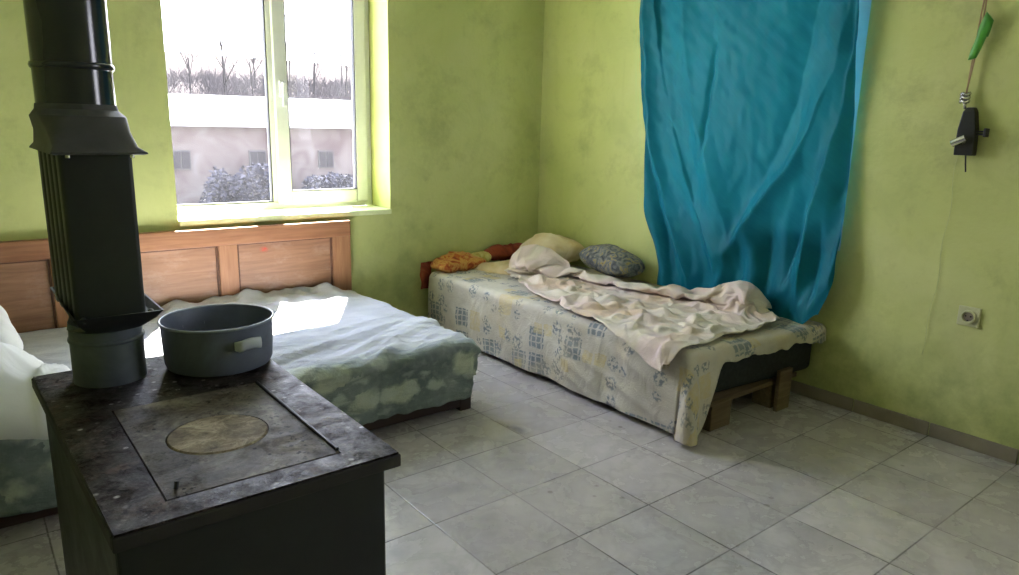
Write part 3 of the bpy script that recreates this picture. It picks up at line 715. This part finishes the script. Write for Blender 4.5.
MB().box(-.315, -.210, -2.122, -2.102, .0, .200).build('end_board', M['pallet'], pal, bevel=.003)
mb_ = MB().box(P2X0 + .02, P2X1, P2Y0 + .05, P2Y1 - .01, .1435, .372)
for v in mb_.bm.verts: v.co.y -= skew_end(v.co.x, v.co.y) * 1.35
ma = mb_.build('mattress', M['black'], bevel=.035, seg=4)
tag(ma, 'black mattress on the pallet, seen below the patterned bedspread at the foot end', 'mattress')

S2Z = .384
d2 = Drape((-.004, -.08, S2Z), (-1, 0, 0), (0, -1, 0), .941, 2.01, .035, .20)
d2.skew = True
def hem_end(a):
    q = d2.W - a                          # distance from the front edge, along the end
    base = .085 + .028 * nz(a * 6, 1.3) + .018 * nz(a * 17, 4.)
    return base + .30 * (1 - sm(.0, .17, q)) if q > 0 else .385
def f2(a, b):
    d, e = a - d2.W, b - d2.L
    if e <= 0: return (.372 + .012 * nz(b * 4, 9.) - d)
    if d <= 0: return hem_end(a) - e
    ph = math.atan2(e, d)
    return .40 - math.hypot(d, e) - .012 * nz(ph * 3, 2.)
def h2(a, b):
    h = .003 + .006 * nz(a * 3, b * 3, 2.) + .003 * nz(a * 9, b * 9, 4.)
    if a > d2.W or b > d2.L:
        dd = max(a - d2.W, b - d2.L); s = b if a - d2.W > b - d2.L else a + 3
        h += sm(.0, .25, dd) * (.012 + .016 * nz(s * 3.2, dd * 1.2, 5.) + .010 * nz(s * 8, dd * 2, 6.))
        # slack sideways folds in the hanging side towards the foot
        t = s - .9 * dd
        h += .016 * sm(1.0, 1.5, b) * (1 - sm(1.75, 2.05, b)) * max(0, ridge(dd * 6.5 - (b - 1.3) * 2.2, b * .7, 8.)) ** 2 * sm(.05, .15, dd)
    return max(h, .002)
me = d2.mesh(0.0, 1.42, 0.0, 2.55, .0145, f2, h2, .005)
tag(link('bedspread', me, M['spread'], solid=.003), 'cream bedspread with blue-grey and yellow patches hanging to the floor off the pallet bed', 'bedspread')

# crumpled duvet cover on the pallet bed: a slack cloth laid out in (a across from the wall, b along from the back wall) and let settle
dv_poly = poly_sdf([(.30, .22), (.50, .25), (.61, .40), (.69, .56), (.75, .76), (.82, 1.0), (.885, 1.24), (.905, 1.45), (.93, 1.62), (.95, 1.74), (1.0, 1.90), (.94, 1.935), (.79, 1.93),
                    (.56, 1.91), (.36, 1.89), (.20, 1.86), (.07, 1.80), (.05, 1.62), (.07, 1.4), (.07, 1.2), (.09, .95), (.14, .72), (.17, .5), (.16, .36), (.20, .26)])
def dv_h(a, b):
    d = dv_poly(a, b)
    if d <= 0: return .03
    head = math.exp(-(((a - .36) / .26) ** 2 + ((b - .40) / .28) ** 2))
    far = 1 - sm(.15, .5, a); end = math.exp(-(((a - .16) / .10) ** 2 + ((b - 1.76) / .10) ** 2))
    return .032 + .03 * sm(0, .1, d) + .17 * head * sm(0, .1, d) + .085 * far * sm(0, .12, d) + .10 * end + .05 * sm(0, .1, d) * abs(nz(a * 6, b * 5, 3.)) + .048 * sm(0, .08, d) * nz(a * 13, b * 10, 3.)
def settle_duvet(frames=45):
    o = link('crumpled_duvet', d2.mesh(0., 1.15, 0., 2.15, .0145, dv_poly, dv_h, .02), M['duvet'])
    cols = []
    def coll(ob):
        ob.modifiers.new('c', 'COLLISION'); ob.collision.thickness_outer = .006; ob.collision.cloth_friction = 30.; ob.collision.damping = .6; cols.append(ob)
    coll(MB().box(-.978, .05, -2.12, 0, .2, .396).build('rest_block', None, bevel=.03, seg=3))
    coll(MB().box(-.075, .1, -2.4, .1, .3, 1.2).build('rest_wall', None))
    b = MB()
    for c, r in (((-.31, -.42, .40), (.23, .23, .165)), ((-.15, -.80, .42), (.14, .26, .12)), ((-.12, -1.35, .38), (.09, .60, .125)), ((-.16, -1.78, .39), (.09, .10, .15))):
        b.loft([[(c[0] + r[0] * math.cos(ph) * math.cos(q), c[1] + r[1] * math.cos(ph) * math.sin(q), c[2] + r[2] * math.sin(ph)) for q in [2 * PI * k / 24 for k in range(24)]] for ph in [-PI / 2 + PI * i / 16 for i in range(1, 16)]])
    coll(b.build('rest_heap', None))
    md = o.modifiers.new('cloth', 'CLOTH'); s = md.settings
    s.quality = 6; s.mass = .25; s.air_damping = 1.5
    s.tension_stiffness = s.compression_stiffness = 12; s.shear_stiffness = 6; s.bending_stiffness = .25
    s.tension_damping = s.compression_damping = s.shear_damping = 8
    s.shrink_min = -.12
    c = md.collision_settings; c.use_self_collision = True; c.self_distance_min = .003; c.distance_min = .006; c.collision_quality = 3; c.self_friction = 8
    md.point_cache.frame_start = 1; md.point_cache.frame_end = frames
    for f in range(1, frames + 1): sc.frame_set(f)
    e = o.evaluated_get(bpy.context.evaluated_depsgraph_get()); co = [v.co.copy() for v in e.to_mesh().vertices]; e.to_mesh_clear()
    o.modifiers.clear()
    for v, p in zip(o.data.vertices, co): v.co = p
    for q in cols:
        me_ = q.data; bpy.data.objects.remove(q); bpy.data.meshes.remove(me_)
    sc.frame_set(1)
    m = o.modifiers.new('solid', 'SOLIDIFY'); m.thickness = .004; m.offset = -1
    m = o.modifiers.new('sub', 'SUBSURF'); m.levels = 0; m.render_levels = 1
    return o
tag(settle_duvet(), 'crumpled cream and pale pink duvet cover heaped on the patterned bedspread', 'duvet')
# folded flap of sheet near the head end
fl_poly = poly_sdf([(.68, .07), (.52, .015), (.30, .02), (.27, .25), (.40, .42), (.57, .38), (.64, .22)])
def fl_h(a, b):
    d = fl_poly(a, b)
    return .006 + .035 * (1 - math.exp(-max(d, 0) / .03)) + .012 * nz(a * 8, b * 8) * sm(0, .05, d) + .014 * max(0, ridge(a * 3 + b * 9, b * 4, 2.)) ** 2 * sm(0, .03, d)
me = d2.mesh(.2, .9, 0.0, .5, .012, fl_poly, fl_h, .02)
tag(link('folded_sheet', me, M['peach'], solid=.004), 'small folded cream sheet on the bedspread between the orange cushion and the duvet', 'sheet')
pk = blob('pillow', (-.150, -.87, .505), (.120, .21, .085), M['pillow'], 3.0, 2.0, .016, 6, 1., -.10, .1, 60, None, .08)
tag(pk, 'grey and yellow patterned pillow lying between the duvet and the right wall', 'pillow')
pk = blob('pillow', (-.215, -.40, .515), (.19, .16, .095), M['peach'], 3.0, 2.0, .018, 6, 5., .12, .05, 60, None, .08)
tag(pk, 'peach-coloured pillow half covered by the duvet in the room corner', 'pillow')
cu = blob('cushion', (-.745, -.105, .425), (.165, .085, .050), M['orange'], 3.6, 2.2, .026, 8, 2., .05, .1, 56, None, .1)
tag(cu, 'orange and gold printed cushion at the head end of the pallet bed', 'cushion')
cu = blob('rolled_cloth', (-.555, -.075, .432), (.075, .052, .045), M['yellow'], 2.6, 2.2, .010, 12, 4., .1, 0, 40)
tag(cu, 'small yellow checked cloth between the orange cushion and dark red bundle', 'cloth')
cu = blob('cloth_bundle', (-.33, -.062, .455), (.19, .048, .055), M['red'], 2.4, 2.0, .022, 9, 8., .02, 0, 56)
tag(cu, 'dark red cloth bundle lying against the back wall behind the duvet', 'cloth')
# strip of reddish cloth hanging down the head end
b = MB(); rows = []
for i in range(22):
    z = .44 - .17 * i / 21; row = []
    for j in range(16):
        x = -.965 + .09 * j / 15 * (1 - .3 * i / 21)
        row.append((x - .012 * nz(z * 15, j * .3) - .012, -.028 - .014 * nz(x * 25, z * 9, 2.), z))
    rows.append(row)
b.grid(rows)
tag(b.build('hanging_cloth', M['red'], None, smooth=True, solid=.004), 'reddish cloth hanging down beside the head end of the pallet bed', 'cloth')

# ------------------------------------------------------------------ curtain
CY0, CY1, CZT = -.86, -2.163, 2.42
def curtain_edge(z):                     # left and right edge of the cloth at a height
    l = -.90 - .115 * sm(0, 1, (2.0 - z) / 1.15) - .13 * sm(0, 1, (.88 - z) / .4)
    r = -2.162 - .036 * sm(0, 1, (1.85 - z) / 1.1) + .05 * sm(.62, .42, z)
    return l, r
CF = [  # crease lines of the cloth in (y, z), width and depth: they fan down and inwards from the two upper corners
    ([(-.93, 2.40), (-1.012, 1.98), (-1.076, 1.66), (-1.201, 1.283), (-1.343, .938), (-1.53, .62)], .035, .050), ([(-.91, 2.40), (-.956, 1.881), (-1.048, 1.248), (-1.203, .802), (-1.365, .50)], .030, .045),
    ([(-2.13, 2.40), (-2.109, 1.813), (-2.074, 1.559), (-1.993, 1.295), (-1.905, 1.096), (-1.765, .899), (-1.602, .65)], .032, .062), ([(-2.15, 2.40), (-2.159, 1.734), (-2.14, 1.47), (-2.104, 1.212), (-2.041, .903), (-2.023, .55)], .026, .060),
    ([(-1.15, 2.2), (-1.261, 1.649), (-1.356, 1.338), (-1.489, 1.03), (-1.63, .70)], .045, .022), ([(-2.217, 1.2), (-2.201, .897), (-2.184, .6)], .018, .030),
    ([(-1.0, 2.3), (-1.083, 1.66), (-1.182, 1.337), (-1.303, 1.071), (-1.45, .70)], .030, -.035), ([(-1.99, 2.3), (-1.931, 1.716), (-1.891, 1.432), (-1.813, 1.158), (-1.692, .90)], .060, -.035),
    ([(-2.13, 1.9), (-2.129, 1.384), (-2.087, 1.161), (-2.005, .947), (-1.953, .62)], .030, -.040), ([(-1.445, 1.72), (-1.439, 1.639), (-1.421, 1.389), (-1.405, 1.172)], .008, -.022),
    ([(-2.12, 2.2), (-2.099, 1.685), (-2.044, 1.429), (-1.969, 1.202)], .022, -.030), ([(-2.1, .85), (-2.099, .45)], .040, -.055), ([(-1.832, .86), (-1.823, .5)], .030, -.035), ([(-.98, 1.3), (-1.05, 1.057), (-1.167, .724), (-1.241, .5)], .024, -.030)]
def crease(y, z, pts, w):
    # offset of the crease line at this height, sharp on top and soft at its foot
    for (ya, za), (yb, zb) in zip(pts, pts[1:]):
        if za >= z >= zb:
            t = (za - z) / (za - zb); yy = ya + (yb - ya) * t; break
    else:
        yy = pts[0][0] if z > pts[0][1] else pts[-1][0]
    q = abs(y - yy + .012 * nz(z * 7, ya * 5)) / w
    end = sm(pts[-1][1] - .12, pts[-1][1] + .12, z) * sm(pts[0][1] + .1, pts[0][1] - .15, z)
    return (.55 * math.exp(-q) + .45 * math.exp(-q * q * .35)) * end
b = MB(); rows = []; NR, NC = 190, 190
ulrows = []
for i in range(NR + 1):
    t = i / NR; row = []
    for j in range(NC + 1):
        s = j / NC
        bottom = .40 - .05 * sm(.3, .95, s) + .015 * math.sin(s * 9) + .09 * sm(.88, 1, s) ** 2
        z = CZT + (bottom - CZT) * t
        l, r = curtain_edge(z); y = l + (r - l) * s
        zz = CZT - z; Y = s * 1.30
        d = .045
        for pts, w_, a_ in CF:
            if pts[0][1] + .1 < z or z < pts[-1][1] - .12: continue
            d += a_ * crease(y, z, pts, w_) * sm(2.5, 1.75, z) 
        d += .030 * math.exp(-((y + 1.55) / .30) ** 2 - ((z - 1.5) / .55) ** 2)
        d += .012 * sm(1.5, 1.1, z) * math.sin(Y * 17 + 3 * nz(Y * 3, z * 1.5))
        d += .010 * math.sin(s * 34 + 2 * nz(s * 3, z)) * sm(1.2, 1.9, zz)
        d += .008 * nz(Y * 9, z * 5) + .005 * nz(Y * 24, z * 13) + .0012 * math.sin((Y * .8 + z) * 75 + 2 * nz(Y * 3, z * 3)) * sm(1.5, .6, zz)

        d += .10 * sm(1.45, 1.95, zz) * sm(.70, .95, s) * (.6 + .4 * nz(s * 7, 2.)) * .8
        d += -.02 * sm(.93, 1, s) + .012
        row.append((-max(d, .014), y, z))
    rows.append(row)
b.grid(rows)
ul = b.bm.loops.layers.uv.new('UVMap')
for f in b.bm.faces:
    for l in f.loops: l[ul].uv = (l.vert.co.y, l.vert.co.z)
tag(b.build('curtain', M['curtain'], None, smooth=True), 'teal satin cloth hung as a curtain over the right wall window', 'curtain')
rod = MB().tube([(-.03, -.82, 2.43), (-.03, -2.24, 2.43)], .009, 10).build('curtain_rod', M['silver'], None, smooth='auto'); tag(rod, 'thin rod above the picture carrying the teal curtain', 'rod')

# ------------------------------------------------------------------ socket, hanging gadget
so = thing('wall_socket', 'cream wall socket low on the green right wall', 'socket', (0, -2.741, .557))
def bx(m, *q): return MB().box(*q)
sy, sz = -2.741, .557
MB().box(-.010, 0, sy - .041, sy + .041, sz - .041, sz + .041).build('cover_plate', M['cream'], so, bevel=.004, seg=3)
def lathe_x(prof, y, z, n=40, caps=(True, True)):
    b = MB(); b.loft([[(x, y + r * math.cos(2 * PI * i / n), z + r * math.sin(2 * PI * i / n)) for i in range(n)] for r, x in prof], *caps); return b
lathe_x([(.028, -.008), (.027, -.019), (.022, -.020), (.020, -.0125), (.004, -.0122)], sy, sz).build('insert', M['cream'], so, smooth='auto')
lathe_x([(.0185, -.0122), (.0185, -.0134), (.002, -.0134)], sy, sz).build('well', M['base'], so, smooth='auto')
for dy in (-.0095, .0095): lathe_x([(.0036, -.013), (.0036, -.0142)], sy + dy, sz + .002, 14).build('pin_hole', M['hole'], so)
MB().box(-.016, -.013, sy - .003, sy + .003, sz - .018, sz - .013).build('earth_clip', M['hole'], so)

hg = thing('hanging_gadget', 'small black gadget with a silver knob hanging on string from the right wall', 'gadget', (-.03, -2.63, 1.20))
rings = []
def brect(y0, y1, x0, x1, z, dy=0): return [(x0, y0 + dy, z), (x0, y1 + dy, z), (x1, y1 + dy, z), (x1, y0 + dy, z)]
MB().loft([brect(-2.672, -2.602, -.047, -.006, 1.205), brect(-2.672, -2.602, -.050, -.006, 1.225), brect(-2.668, -2.604, -.050, -.006, 1.31), brect(-2.656, -2.612, -.046, -.006, 1.375), brect(-2.648, -2.622, -.040, -.008, 1.392)]).build('housing', M['gadget'], hg, bevel=.004)
MB().box(-.040, -.012, -2.705, -2.668, 1.296, 1.302).box(-.042, -.010, -2.706, -2.694, 1.278, 1.312).box(-.040, -.012, -2.700, -2.668, 1.284, 1.292).build('side_lever', M['gadget'], hg, bevel=.003)
b = MB(); b.tube([(-.050, -2.632, 1.262), (-.062, -2.626, 1.265)], .014, 14); b.tube([(-.066, -2.645, 1.274), (-.066, -2.598, 1.250)], .014, 14); b.build('knob', M['silver'], hg, smooth='auto')
MB().tube([(-.026, -2.640, 1.21), (-.028, -2.646, 1.17), (-.026, -2.650, 1.140)], .003, 8).build('pin', M['gadget'], hg)
b = MB()
for k in range(3): b.tube([(-.03 + .012 * math.cos(a), -2.607 + .014 * math.sin(a), 1.415 + .014 * k + .004 * math.sin(a * 3)) for a in [2 * PI * i / 16 for i in range(17)]], .006, 6)
b.tube([(-.028, -2.612, 1.385), (-.03, -2.607, 1.42)], .006, 6); b.build('wire_clasp', M['silver'], hg, smooth=True)
b = MB()
for s_ in (0, 1):
    b.tube([(-.022 - .006 * s_, -2.607 - .012 * s_ * math.sin(k * .45) - .038 * (k / 12) ** 1.4, 1.44 + k * .075) for k in range(13)], .0032, 6)
b.build('string', M['cord'], hg, smooth=True)
nail = MB().tube([(0, -2.65, 2.345), (-.035, -2.65, 2.35)], .003, 8).build('nail', M['silver'], hg)
gp = MB()
rows = []
for i in range(9):
    t = i / 8; z = 1.575 + .155 * t; w = .019 * (1 - .25 * abs(2 * t - 1) ** 3)
    cy = -2.612 - .040 * t
    rows.append([(-.036 + .010 * math.sin(q), cy + w * math.cos(q), z + .018 * math.cos(q) * (1 if t > .5 else -.2)) for q in [2 * PI * k / 16 for k in range(16)]])
gp.loft(rows)
tag(gp.build('green_holder', M['green'], None, smooth=True), 'small green plastic piece tied to the string above the black gadget', 'holder')
wc = MB().tube([(-.006, -2.606 + .006 * math.sin(k * .9) + .022 * (k / 20) ** 3, 1.21 - .043 * k) for k in range(21)], .0009, 6)
tag(wc.build('thin_cord', M['whitecord'], None, smooth=True), 'thin pale cord running down the green wall below the black gadget', 'cord')

# ------------------------------------------------------------------ outside the window
GZ = -1.45
def slope(x, y):
    return GZ + .25 * nz(x * .1, y * .1) + sm(27, 66, y) * 6.2 + sm(55, 110, y) * 6
b = MB(); b.grid([[(x, y, GZ + (.0 if y < 28 else 0)) for x in range(-30, 61, 6)] for y in (-30, 0.6, 10, 20, 30)])
g = b.build('ground', M['ground']); g.location.z = 0; structure(g)
b = MB(); b.grid([[(x, y, slope(x, y)) for x in range(-40, 90, 3)] for y in range(28, 112, 3)])
structure(b.build('hill', M['hillm'], smooth=True))
ob = thing('outbuilding', 'long low building with pale roof and pink walls across the yard', 'building', (6, 24, GZ))
MB().box(-12, 32, 22, 27.5, GZ, 1.22).build('wall', M['plaster'], ob)
b = MB(); b.loft([[(-12.3, 21.6, 1.18), (32.3, 21.6, 1.40)], [(-12.3, 24.9, 2.15), (32.3, 24.9, 2.5)], [(-12.3, 28.2, 1.18), (32.3, 28.2, 1.40)]], False, False, False)
b.build('roof', M['snow'], ob, solid=.12)
for x0 in (2.78, 5.35, 7.94, 10.5):
    f = MB().box(x0 - .04, x0 + .56, 21.93, 22.02, -.30, .34).build('window', M['wframe'], ob)
    MB().box(x0, x0 + .24, 21.90, 21.96, -.26, .30).box(x0 + .28, x0 + .52, 21.90, 21.96, -.26, .30).build('pane', M['wing'], f)
for x0 in (4.2, 9.3):
    pass
def twigs(b, base, length, dirv, depth, rad):
    end = Vector(base) + dirv * length
    b.tube([base, end], rad, 4, rad * .6)
    if depth == 0: return
    for k in range(3 if depth > 1 else 4):
        t = random.uniform(.45, 1.0); p = Vector(base).lerp(end, t)
        nd = (dirv + Vector((random.uniform(-.75, .75), random.uniform(-.75, .75), random.uniform(-.1, .5)))).normalized()
        twigs(b, p, length * random.uniform(.4, .62), nd, depth - 1, rad * .55)
tree_px = [(13.2, 50, 5.6), (14.6, 54, 7.0), (15.9, 52, 5.0), (17.5, 56, 7.6), (18.7, 52, 6.2), (20.2, 58, 7.4), (21.6, 54, 5.4), (23.2, 58, 6.4), (25.4, 56, 5.0), (27.0, 60, 6.2), (29.0, 57, 5.4), (31.5, 60, 6.6), (11.4, 52, 5.0)]
for i, (x, y, h) in enumerate(tree_px):
    b = MB(); p = (x, y, slope(x, y) - .2)
    twigs(b, p, h * .62, Vector((random.uniform(-.08, .08), random.uniform(-.05, .05), 1)).normalized(), 3, .07)
    tag(b.build('bare_tree', M['bark']), 'bare grey tree standing on the slope beyond the pale-roofed building', 'tree', 'bare trees on the slope')
b = MB()
for k in range(3200):
    y = random.uniform(33, 64); x = random.uniform(.2 * y, .62 * y) + random.uniform(-3, 3); z = slope(x, y) - .1
    for q in range(4):
        d = Vector((random.uniform(-.9, .9), random.uniform(-.5, .5), 1)).normalized(); L = random.uniform(.5, 2.0) * random.uniform(.6, 1.15)
        u = Vector((1, 0, random.uniform(-.4, .4))) * random.uniform(.012, .035)
        p0 = Vector((x + random.uniform(-.4, .4), y, z)); e = p0 + d * L
        b.bm.faces.new([b.bm.verts.new(v) for v in (p0 - u, p0 + u, e)])
        for w_ in range(2):
            p1 = p0.lerp(e, random.uniform(.3, .8)); e1 = p1 + Vector((random.uniform(-1, 1), 0, random.uniform(.1, .9))) * .45
            b.bm.faces.new([b.bm.verts.new(v) for v in (p1 - u * .6, p1 + u * .6, e1)])
tag(b.build('undergrowth', M['brush']), 'leafless grey scrub covering the slope behind the building', 'scrub', kind='stuff')
def shrub(x0, x1, y, h, n, label):
    b = MB()
    for k in range(n):
        x = random.uniform(x0, x1); zz = random.random() ** .8
        top = h * (.72 + .42 * nz(x * 1.1, h * 3.) + .2 * nz(x * 3.7, 2.)) * sm(x0 - .05, x0 + .5, x) * sm(x1 + .05, x1 - .4, x)
        p = Vector((x, y + random.uniform(-.5, .5), GZ + .03 + top * zz))
        a = Vector((random.uniform(-1, 1), random.uniform(-1, 1), random.uniform(-1, 1))).normalized() * random.uniform(.05, .12)
        c = a.cross(Vector((random.uniform(-1, 1), random.uniform(-1, 1), 1))).normalized() * .05
        b.bm.faces.new([b.bm.verts.new(v) for v in (p - a, p + c, p + a, p - c)])
    tag(b.build('shrub', M['bush']), label, 'shrub')
shrub(3.25, 5.95, 20.6, 1.45, 2600, 'wide grey shrub against the building, seen in the larger window pane')
shrub(6.6, 9.1, 20.6, 1.25, 2400, 'low grey shrub against the building, seen in the smaller window pane')
# ------------------------------------------------------------------ light
w = bpy.data.worlds.new('sky'); sc.world = w; w.use_nodes = True
wn = w.node_tree; bg = wn.nodes['Background']
geo = wn.nodes.new('ShaderNodeTexCoord'); sepn = wn.nodes.new('ShaderNodeSeparateXYZ'); rmp = wn.nodes.new('ShaderNodeValToRGB')
wn.links.new(geo.outputs['Generated'], sepn.inputs[0]); wn.links.new(sepn.outputs[2], rmp.inputs[0])
rmp.color_ramp.elements[0].position = 0; rmp.color_ramp.elements[0].color = (.90, .875, 1, 1)
rmp.color_ramp.elements[1].position = .8; rmp.color_ramp.elements[1].color = (.64, .74, 1, 1)
wn.links.new(rmp.outputs[0], bg.inputs[0]); bg.inputs[1].default_value = 4.35
sl = bpy.data.lights.new('sun', 'SUN'); sl.energy = 28; sl.angle = math.radians(.6); sl.color = (1, .95, .86)
so_ = bpy.data.objects.new('sun', sl); COL.objects.link(so_)
so_.rotation_euler = Vector((-.287, -.48, -1)).to_track_quat('-Z', 'Y').to_euler(); so_.location = (3, 6, 9)
def portal(name, loc, d, sx, sy_):
    l = bpy.data.lights.new(name, 'AREA'); l.shape = 'RECTANGLE'; l.size = sx; l.size_y = sy_; l.cycles.is_portal = True
    o = bpy.data.objects.new(name, l); COL.objects.link(o); o.location = loc; o.rotation_euler = Vector(d).to_track_quat('-Z', 'Z').to_euler()
portal('window_portal', (-1.81, .30, (WT + .78) / 2), (0, -1, 0), 1.27, WT - .78)
portal('window_portal', (.15, -1.6, 1.5), (-1, 0, 0), 1.2, 1.5)
portal('window_portal', (.16, (V0 + V1) / 2, (VZ0 + VZ1) / 2), (-1, 0, 0), V1 - V0, VZ1 - VZ0)

# ------------------------------------------------------------------ camera
yaw, pitch, roll = math.radians(38.579), math.radians(12.571), math.radians(1.365)
fw = Vector((math.sin(yaw) * math.cos(pitch), math.cos(yaw) * math.cos(pitch), -math.sin(pitch)))
rt = Vector((math.cos(yaw), -math.sin(yaw), 0)); up = rt.cross(fw)
r2 = rt * math.cos(roll) + up * math.sin(roll); u2 = r2.cross(fw)
cd = bpy.data.cameras.new('camera'); cam = bpy.data.objects.new('camera', cd); COL.objects.link(cam)
cam.matrix_world = Matrix(((r2.x, u2.x, -fw.x, -3.244), (r2.y, u2.y, -fw.y, -3.765), (r2.z, u2.z, -fw.z, 1.262), (0, 0, 0, 1)))
cd.sensor_width = 36; cd.lens = 36 * 706.0 / 1019; cd.clip_start = .02; cd.clip_end = 500
sc.camera = cam
vs = sc.view_settings; vs.view_transform = 'Standard'; vs.look = 'None'; vs.gamma = 1; vs.exposure = 2.0; vs.use_curve_mapping = False
